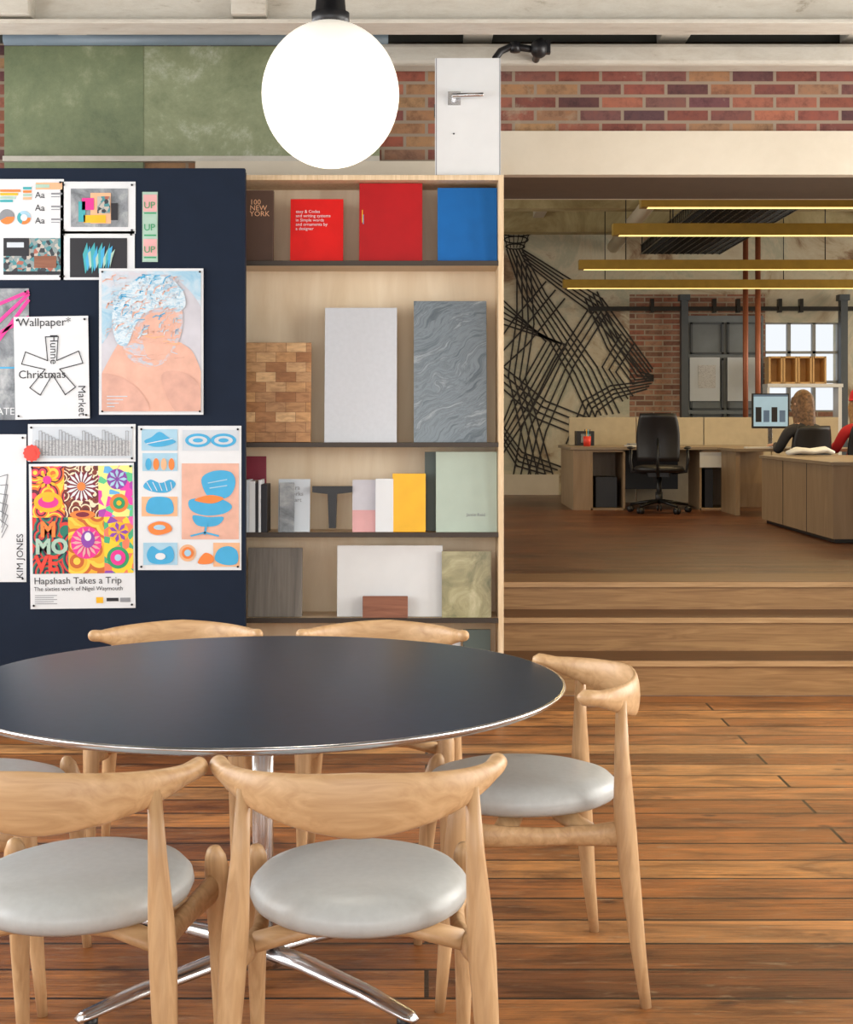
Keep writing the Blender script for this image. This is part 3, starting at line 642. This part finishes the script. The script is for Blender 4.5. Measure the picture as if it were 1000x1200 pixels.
net([(612,292),(660,322),(706,350),(765,432)],[(614,306),(652,336),(690,364),(758,446)],5,W,2)
net([(686,350),(712,408),(742,450),(766,444)],[(700,342),(724,396),(750,436),(766,440)],4,W,2.6)
net([(766,446),(716,452),(684,470),(664,520)],[(758,456),(722,466),(700,482),(684,530)],4,W,3)
net([(590,352),(640,400),(600,470),(588,500)],[(590,380),(664,404),(620,486),(588,534)],5,W,4)
net([(690,362),(650,424),(612,500),(602,556)],[(712,366),(672,430),(640,506),(628,556)],4,W,5)
net([(590,430),(640,470),(690,490),(706,540)],[(590,456),(628,490),(672,508),(680,552)],4,W,6)
net([(606,300),(606,372),(596,440),(622,556)],[(622,318),(626,380),(616,444),(648,556)],4,W,7)
net([(640,330),(604,372),(590,392)],[(662,350),(618,404),(590,430)],3,W,7.6)
net([(728,392),(706,430),(730,470)],[(744,402),(722,436),(742,464)],3,W,8.2)
net([(590,500),(612,530),(660,548)],[(590,520),(606,546),(640,556)],4,W,8.8)
q.done('wall_mural')
q=MB(); d=FD-.075; fb=FD-.012
q.box(X(806,d),X(895,d),d,fb,UF,Z(370,d),'steel')
for a,b in ((809,848),(852,892)):
    for t,u in ((378,415),(420,480),(485,560)):
        for w in ((a,b,t,t+2),(a,b,u-2,u)): q.box(X(w[0],d),X(w[1],d),d-.03,d,Z(w[3],d),Z(w[2],d),'steelcol')
        q.box(X(a,d),X(a+2.5,d),d-.03,d,Z(u,d),Z(t,d),'steelcol'); q.box(X(b-2.5,d),X(b,d),d-.03,d,Z(u,d),Z(t,d),'steelcol')
q.box(X(808,d),X(843,d),d-.04,d-.03,Z(470,d),Z(419,d),'paper2'); q.box(X(852,d),X(885,d),d-.04,d-.03,Z(470,d),Z(419,d),'paper2'); q.box(X(818,d),X(838,d),d-.045,d-.04,Z(455,d),Z(428,d),'sketch')
q.done('door_1')
q=MB(); d=FD-.28
for a in (803,990): 
    q.box(X(a-4,d),X(a+4,d),d,d+.12,UF,Z(345,d),'steelcol'); q.box(X(a-6,d),X(a+6,d),d-.02,d+.14,Z(352,d),Z(345,d),'steelcol')
q.box(X(690,d),X(1080,d),d+.02,d+.08,Z(364,d),Z(359,d),'blackm')
for a in (765,838,866,915,940): q.box(X(a-2,d),X(a+2,d),d,d+.1,Z(366,d),Z(350,d),'blackm')
q.done('sliding_door_rail')
q=MB(); d=FD-.55
for i in range(4): 
    x0=X(900+i*17,d); x1=X(914+i*17,d); z0,z1=Z(450,d),Z(418,d)
    q.box(x0,x1,d+.1,d+.12,z0,z1,'litbox'); q.box(x0-.01,x0+.01,d-.1,d+.1,z0,z1,'litbox'); q.box(x1-.01,x1+.01,d-.1,d+.1,z0,z1,'litbox'); q.box(x0,x1,d-.1,d+.1,z0,z0+.02,'litbox'); q.box(x0,x1,d-.1,d+.1,z1-.02,z1,'litbox')
q.box(X(897,d),X(985,d),d-.12,d+.14,Z(454,d),Z(450,d),'white'); q.box(X(897,d),X(900,d),d-.1,d+.12,UF,Z(454,d),'white'); q.box(X(980,d),X(984,d),d-.1,d+.12,UF,Z(454,d),'white')
q.done('pigeonhole_shelf')
for a,d in ((874,15.7),(888.5,15.55)):
    q=MB(); q.cyl((X(a,d),d,UF),(X(a,d),d,CE2-.3),.03,'copper'); q.lathe([(0,.012),(.07,.012),(.07,0)],(X(a,d),d,UF),'copper',20); q.done('copper_pole')
for d in (9.75,11.2,13.7,15.3):
    q=MB(); z=HC+1.5*(d/15.6 if d==15.3 else 1); q.box(1.45,7.2,d-.05,d+.05,z-.045,z+.045,'brass'); q.box(1.5,7.15,d-.03,d+.03,z-.048,z-.0455,'brassglow')
    for x in (1.9,3.8,5.2,6.4): q.cyl((x,d,z+.04),(x,d,CE2),.005,'blackm')
    q.done('linear_pendant_lamp')
q=MB(); z=3.24; x0=2.4; W=.88
for i in range(12): q.cyl((x0+.08*i,9,z),(x0+.08*i,16.1,z),.008,'blackm',6)
for k in range(89):
    y=9+.08*k; q.cyl((x0,y,z),(x0+W,y,z),.008,'blackm',6)
    for s in (0,W): q.cyl((x0+s,y,z),(x0+s,y,z+.1),.006,'blackm',6)
for s in (0,W): q.cyl((x0+s,9,z+.1),(x0+s,16.1,z+.1),.008,'blackm',6)
for y in (10,12,14,16): q.cyl((x0,y,z),(x0,y,CE2),.006,'blackm',6); q.cyl((x0+W,y,z),(x0+W,y,CE2),.006,'blackm',6)
q.done('cable_tray')
DT=UF+.615
q=MB()
q.box(1.40,3.40,13.98,15.3,DT-.028,DT,'desktop')
def cubby(q,x0,x1,y0,y1,z0,z1,t=.02):
    q.box(x0,x0+t,y0,y1,z0,z1,'deskwood'); q.box(x1-t,x1,y0,y1,z0,z1,'deskwood'); q.box(x0,x1,y1-t,y1,z0,z1,'deskwood')
    q.box(x0,x1,y0,y1,z0,z0+t,'deskwood'); q.box(x0,x1,y0,y1,z1-t,z1,'deskwood')
cubby(q,1.43,1.60,14.0,15.28,UF,DT-.03); q.box(1.43,1.60,13.995,14.0,UF,DT-.03,'deskwood')
cubby(q,1.60,1.936,14.0,14.6,UF,DT-.03); q.box(1.66,1.87,14.1,14.4,UF+.02,UF+.32,'black')
cubby(q,2.66,3.03,14.0,14.6,UF,DT-.03); q.box(2.72,2.80,14.05,14.4,UF+.02,UF+.4,'black')
q.box(3.03,3.4,14.5,14.52,UF,DT-.03,'deskwood'); q.box(1.94,2.66,15.2,15.22,UF+.15,DT-.03,'black')
q.box(2.66,3.03,13.99,13.998,DT-.2,DT-.05,'white')
q.done('office_desk',.002)
q=MB()
for i in range(4):
    x0=1.52+i*.72; q.box(x0,x0+.71,15.32,15.36,UF,Z(489,15.3),'divider')
q.done('desk_divider',.004)
q=MB(); q.box(1.56,1.74,14.9,15.15,DT,DT+.15,'black'); q.box(1.6,1.7,14.89,14.9,DT+.03,DT+.12,'greyprint'); q.done('desk_printer',.004)
q=MB(); q.box(2.82,4.6,13.15,13.9,DT-.028,DT,'desktop'); 
for x in (2.84,4.54): q.box(x,x+.04,13.2,13.85,UF,DT-.028,'deskwood')
q.done('office_desk',.002)
q=MB(); q.box(2.0,2.3,14.3,14.52,DT,DT+.012,'paper'); q.box(2.02,2.28,14.3,14.5,DT+.012,DT+.03,'greyprint'); q.done('paper_stack')
q=MB(); q.lathe([(0,0),(.035,0),(.04,.10),(.034,.10),(.03,.01),(0,.01)],(1.62,14.5,DT),'redpin',20); 
for i in range(4): q.cyl((1.61+.008*i,14.5,DT+.02),(1.595+.018*i,14.49,DT+.17),.004,['ink','yellow','cyan','ink'][i],6)
q.done('pencil_pot')
q=MB(); q.box(2.87,4.3,10.15,12.3,UF+.03,UF+.55,'deskwood'); q.box(2.85,4.3,10.13,12.32,UF+.55,UF+.575,'desktop'); q.box(2.9,4.28,10.2,12.25,UF,UF+.03,'black')
for y in (10.85,11.57): q.box(2.867,2.87,y-.004,y+.004,UF+.03,UF+.55,'black')
q.box(3.55,3.558,10.147,10.15,UF+.03,UF+.55,'black')
q.done('storage_cabinet',.003)
q=MB()
q.sweep([(3.02,12.0,UF+.60),(3.1,12.02,UF+.62),(3.22,12.05,UF+.61),(3.34,12.06,UF+.625),(3.42,12.06,UF+.60)],[(.05,.02),(.09,.03),(.1,.028),(.08,.03),(.03,.015)],'paper',n=14); q.done('folded_cloth')
q=MB(); q.box(3.6,3.85,10.3,10.6,UF+.576,UF+.60,'paper'); q.box(3.62,3.84,10.32,10.58,UF+.60,UF+.615,'greyprint'); q.done('magazine_stack')
q=MB(); d=13.55; x0,x1=X(882,d),X(925,d); z1,z0=Z(461,d),Z(502,d)
q.box(x0,x1,d,d+.035,z0,z1,'black'); q.box(x0+.012,x1-.012,d-.002,d,z0+.02,z1-.012,'screen'); q.box(x0+.012,x1-.012,d-.003,d-.002,z1-.03,z1-.012,'screen2')
for i in range(4): q.box(x0+.03+i*.075,x0+.085+i*.075,d-.004,d-.003,z0+.06,z0+.20-.03*(i%2),'screen2' if i%2 else 'ink')
q.box((x0+x1)/2-.02,(x0+x1)/2+.02,d+.02,d+.04,DT,z0+.1,'alu'); q.box((x0+x1)/2-.1,(x0+x1)/2+.1,d-.05,d+.11,DT,DT+.01,'alu'); q.done('computer_monitor',.002)
q=MB(); q.box(2.95,3.35,13.22,13.36,DT,DT+.015,'white'); q.done('keyboard')
def office_chair(x,y,deg,s=1):
    q=MB()
    for k in range(5):
        a=math.radians(72*k+20); c,n_=math.cos(a),math.sin(a)
        q.sweep([(0,0,.115),(c*.14,n_*.14,.10),(c*.29,n_*.29,.075)],[(.028,.022),(.023,.018),(.015,.012)],'blackm',n=10)
        for o in (-.016,.016): q.cyl((c*.29-n_*o-n_*.009,n_*.29+c*o+c*.009,.03),(c*.29-n_*o+n_*.009,n_*.29+c*o-c*.009,.03),.03,'black',14)
    q.cyl((0,0,.09),(0,0,.36),.026,'blackm'); q.cyl((0,0,.09),(0,0,.2),.035,'black'); q.box(-.1,.1,-.12,.12,.35,.39,'black')
    q.lathe([(0,.455),(.17,.458),(.225,.448),(.245,.425),(.235,.40),(.18,.39),(0,.39)],(0,.02,0),'black',32,1,.98)
    vs=[];R=10;C=12
    for k in (0,1):
        for i in range(R+1):
            z=.50+.46*i/R; w=.225*(1-.25*((i/R)**3))*(1-.12*(1-i/R))
            for j in range(C+1):
                t=-1+2*j/C; vs.append((w*t,-.215+.055*t*t-.03*math.sin(i/R*math.pi)*-1 -.05*(i/R) -.022*k,z))
    n0=(R+1)*(C+1); fs=[]
    for i in range(R):
        for j in range(C):
            a=i*(C+1)+j; fs.append((a,a+1,a+C+2,a+C+1)); fs.append((n0+a,n0+a+C+1,n0+a+C+2,n0+a+1))
    edge=[i for i in range(C+1)]+[ (i)*(C+1)+C for i in range(1,R+1)]+[R*(C+1)+j for j in range(C-1,-1,-1)]+[i*(C+1) for i in range(R-1,0,-1)]
    for i in range(len(edge)): a,b2=edge[i],edge[(i+1)%len(edge)]; fs.append((a,b2,b2+n0,a+n0))
    q.add(vs,fs,'black',True)
    q.sweep([(0,-.08,.37),(0,-.24,.39),(0,-.275,.5),(0,-.25,.72)],[(.04,.014),(.035,.016),(.03,.014),(.02,.01)],'blackm',up=(1,0,0),n=10)
    for sx in (-1,1):
        q.sweep([(sx*.12,0,.38),(sx*.26,0,.40),(sx*.275,0,.5),(sx*.27,0,.61)],[.014,.016,.016,.014],'black',up=(0,1,0),n=10)
        q.sweep([(sx*.27,-.1,.625),(sx*.275,.0,.63),(sx*.265,.14,.625)],[(.03,.012),(.036,.014),(.028,.012)],'black',n=10)
    o=q.done('office_chair',recentre=False); o.location=(x,y,UF); o.rotation_euler=(0,0,math.radians(deg)); o.scale=(s,s,s); return o
office_chair(X(772,13.65),13.62,-12,.98)
office_chair(3.38,12.82,8,.86)
office_chair(3.88,12.78,0,.86)

# ------------------------------------------------------------ people
def skin_mesh(verts,edges,rad,root=0,sub=2):
    me=bpy.data.meshes.new('s'); me.from_pydata(verts,edges,[]); o=bpy.data.objects.new('s',me); sc.collection.objects.link(o)
    md=o.modifiers.new('sk','SKIN'); md.use_smooth_shade=True
    sv=me.skin_vertices[0].data if len(me.skin_vertices) else None
    if sv is None:
        bm=bmesh.new(); bm.from_mesh(me); bm.verts.layers.skin.verify(); bm.to_mesh(me); bm.free(); sv=me.skin_vertices[0].data
    for i,r in enumerate(rad): sv[i].radius=(r if isinstance(r,tuple) else (r,r)); sv[i].use_root=(i==root)
    ss=o.modifiers.new('ss','SUBSURF'); ss.levels=sub; ss.render_levels=sub
    bpy.context.view_layer.update(); dg=bpy.context.evaluated_depsgraph_get()
    m2=bpy.data.meshes.new_from_object(o.evaluated_get(dg)); bpy.data.objects.remove(o)
    return m2
def person(x,y,deg,top,hair,turn=0,hat=None):
    e=empty('person')
    V=[(0,0,.45),(0,-.01,.58),(0,0,.72),(0,.02,.80),(0,.035,.865),(0,.05,.93)]; E=[(0,1),(1,2),(2,3),(3,4),(4,5)]
    R=[(.15,.11),(.125,.095),(.15,.10),(.11,.075),.048,.05]
    for s in (-1,1):
        b=len(V); V+= [(s*.15,.01,.775),(s*.22,.08,.60),(s*.17,.26,.645),(s*.155,.33,.652)]; R+=[.058,.043,.033,.024]; E+=[(3,b),(b,b+1),(b+1,b+2),(b+2,b+3)]
        b=len(V); V+= [(s*.10,.08,.45),(s*.12,.42,.45),(s*.12,.38,.12),(s*.12,.37,.06),(s*.13,.52,.035)]; R+=[.085,.062,.042,.038,.03]; E+=[(0,b),(b,b+1),(b+1,b+2),(b+2,b+3),(b+3,b+4)]
    m2=skin_mesh(V,E,R)
    for m in (M[top],M['jeans'],M['skin'],M['black']): m2.materials.append(m)
    for p in m2.polygons:
        c=p.center; p.use_smooth=True
        k=0
        if c.z<.50 and (c.y>.02 or c.z<.46): k=1
        if c.z<.08: k=3
        if c.z>.845: k=2
        if c.y>.30 and c.z>.6: k=2
        p.material_index=k
    o=bpy.data.objects.new('body',m2); sc.collection.objects.link(o); o.parent=e
    q=MB()
    for s in (-1,1):
        w=Vector((s*.155,.33,.652)); V=[w,w+Vector((-s*.004,.05,-.004))];E=[(0,1)];R=[(.022,.015),(.032,.013)]
        for k,(o_,L) in enumerate(((-.024,.066),(-.008,.076),(.009,.072),(.024,.056))):
            b=len(V); base=w+Vector((o_,.075,-.004)); V+=[base,base+Vector((o_*.15,L*.5,.0)),base+Vector((o_*.2,L*.95,-.012))]; R+=[.0095,.0085,.0065]; E+=[(1,b),(b,b+1),(b+1,b+2)]
        b=len(V); V+=[w+Vector((-s*.032,.035,-.006)),w+Vector((-s*.048,.062,-.01))]; R+=[.010,.008]; E+=[(0,b),(b,b+1)]
        m3=skin_mesh([tuple(v) for v in V],E,R,0,1)
        q.add([v.co for v in m3.vertices],[list(p.vertices) for p in m3.polygons],'skin',True)
    q.done('hands',parent=e,recentre=False)
    q=MB(); h=Vector((0,.06,1.02)); R3=Matrix.Translation(h)@Matrix.Rotation(math.radians(turn),4,'Z')
    vs=[];n=28;k=20
    for i in range(k+1):
        ph=math.pi*i/k
        for j in range(n):
            a=2*math.pi*j/n; sx,sy,sz=math.sin(ph)*math.cos(a),math.sin(ph)*math.sin(a),math.cos(ph)
            taper=1-.28*max(0,-sz)**1.5; xx=.076*sx*taper; yy=.096*sy*taper+.012*max(0,-sz); zz=.118*sz
            if sy>.3:
                g=math.exp(-((xx/.014)**2))*math.exp(-(((zz+.018)/.022)**2)); yy+=.022*g
                for ex in (-.03,.03): yy-=.007*math.exp(-(((xx-ex)/.014)**2)-((zz-.008)/.012)**2)
                yy+=.004*math.exp(-((xx/.025)**2)-((zz+.058)/.01)**2)
            vs.append((xx,yy,zz))
    q.add(vs,[(i*n+j,i*n+(j+1)%n,(i+1)*n+(j+1)%n,(i+1)*n+j) for i in range(k) for j in range(n)],'skin',True,R3)
    for ex in (-.03,.03): q.ell((ex,.083,.008),(.011,.007,.007),'paper',12,8,R3); q.ell((ex,.089,.008),(.005,.003,.005),'ink',8,6,R3); q.ell((ex,.087,.028),(.017,.005,.004),hair,8,6,R3)
    q.ell((0,.092,-.058),(.02,.006,.006),'redpin',12,6,R3)
    for ex in (-1,1): q.ell((ex*.077,.0,-.005),(.010,.02,.03),'skin',12,8,R3)
    q.done('head',parent=e,recentre=False)
    q=MB()
    vs=[];n=36;k=18
    for i in range(k+1):
        u=i/k
        for j in range(n):
            a=2*math.pi*j/n; sy=math.sin(a); front=max(0,sy)
            zb=.072*front**.6-(.31+.02*math.sin(a*7))*(1-front**.5 if front>0 else 1)
            z=.132*math.cos(min(1,u*1.6)*math.pi/2) if u<.625 else zb*((u-.625)/.375)
            v_=(u-.625)/.375
            r=math.sin(min(1,u*1.6)*math.pi/2) if u<.625 else 1+.30*v_-.22*v_**3
            wob=1+.035*math.sin(a*9+u*3)+.02*math.sin(a*17)
            vs.append((.088*r*wob*math.cos(a),(.106*r*wob*sy-.008),z))
    q.add(vs,[(i*n+j,i*n+(j+1)%n,(i+1)*n+(j+1)%n,(i+1)*n+j) for i in range(k) for j in range(n)],hair,True,R3)
    q.done('hair',parent=e,recentre=False)
    if hat:
        q=MB(); q.lathe([(0,.155),(.05,.148),(.085,.11),(.1,.06),(.104,.03),(.098,.025)],(h.x,h.y-.005,h.z),hat,28,.95,1.1); q.done('knit_hat',parent=e,recentre=False)
    e.location=(x,y,UF); e.rotation_euler=(0,0,math.radians(deg)); return e
person(3.38,12.84,6,'top1','hairb',20)
person(3.88,12.80,0,'top2','hairr',10,'knit')

# ------------------------------------------------------------ light
w=bpy.data.worlds.new('World'); sc.world=w; w.use_nodes=True
w.node_tree.nodes['Background'].inputs[0].default_value=(.92,.96,1,1); w.node_tree.nodes['Background'].inputs[1].default_value=1.0
def area(name,loc,rot,sx,sy,p,c=(1,.98,.95)):
    l=bpy.data.lights.new(name,'AREA'); l.shape='RECTANGLE'; l.size=sx; l.size_y=sy; l.energy=p; l.color=c
    o=bpy.data.objects.new(name,l); o.location=loc; o.rotation_euler=[math.radians(a) for a in rot]; sc.collection.objects.link(o)
for y,p in ((-1,60),(2.6,120),(5.6,120)): area('daylight_window_left',(-3.65,y,1.8),(0,-90,0),2.1,2.2,p,(.97,.98,1))
for y,p in ((-1,30),(2.4,130),(5.4,150)): area('daylight_window_right',(3.65,y,1.8),(0,90,0),2.1,2.2,p,(1,.97,.92))
area('daylight_window_rear',(0,-3.3,1.8),(90,0,0),5.4,2.3,130,(1,.99,.98))
for y in (10,13,15.5): area('daylight_office_right',(8.25,y,2.3),(0,90,0),2.0,2.2,110,(1,.92,.78))
for y in (10,13.2): area('daylight_office_left',(-2.25,y,2.3),(0,-90,0),2.0,2.2,40,(1,.92,.78))
for y in (11.2,13.7): area('linear_lamp_light',(4.3,y,HC+1.44),(0,0,0),5.2,.06,60,(1,.74,.38))
l=bpy.data.lights.new('globe_bulb','POINT'); l.energy=10; l.color=(1,.93,.8); l.shadow_soft_size=.17; o=bpy.data.objects.new('globe_bulb',l); o.location=(lx,3.5,lz-.36); sc.collection.objects.link(o)

# ------------------------------------------------------------ camera
cam=bpy.data.cameras.new('camera'); co=bpy.data.objects.new('camera',cam); sc.collection.objects.link(co); sc.camera=co
co.location=(0,0,HC); co.rotation_euler=(math.pi/2,0,0)
cam.sensor_fit='VERTICAL'; cam.sensor_height=36; cam.lens=F/1200*36; cam.shift_y=(HY-600)/1200; cam.clip_start=.05
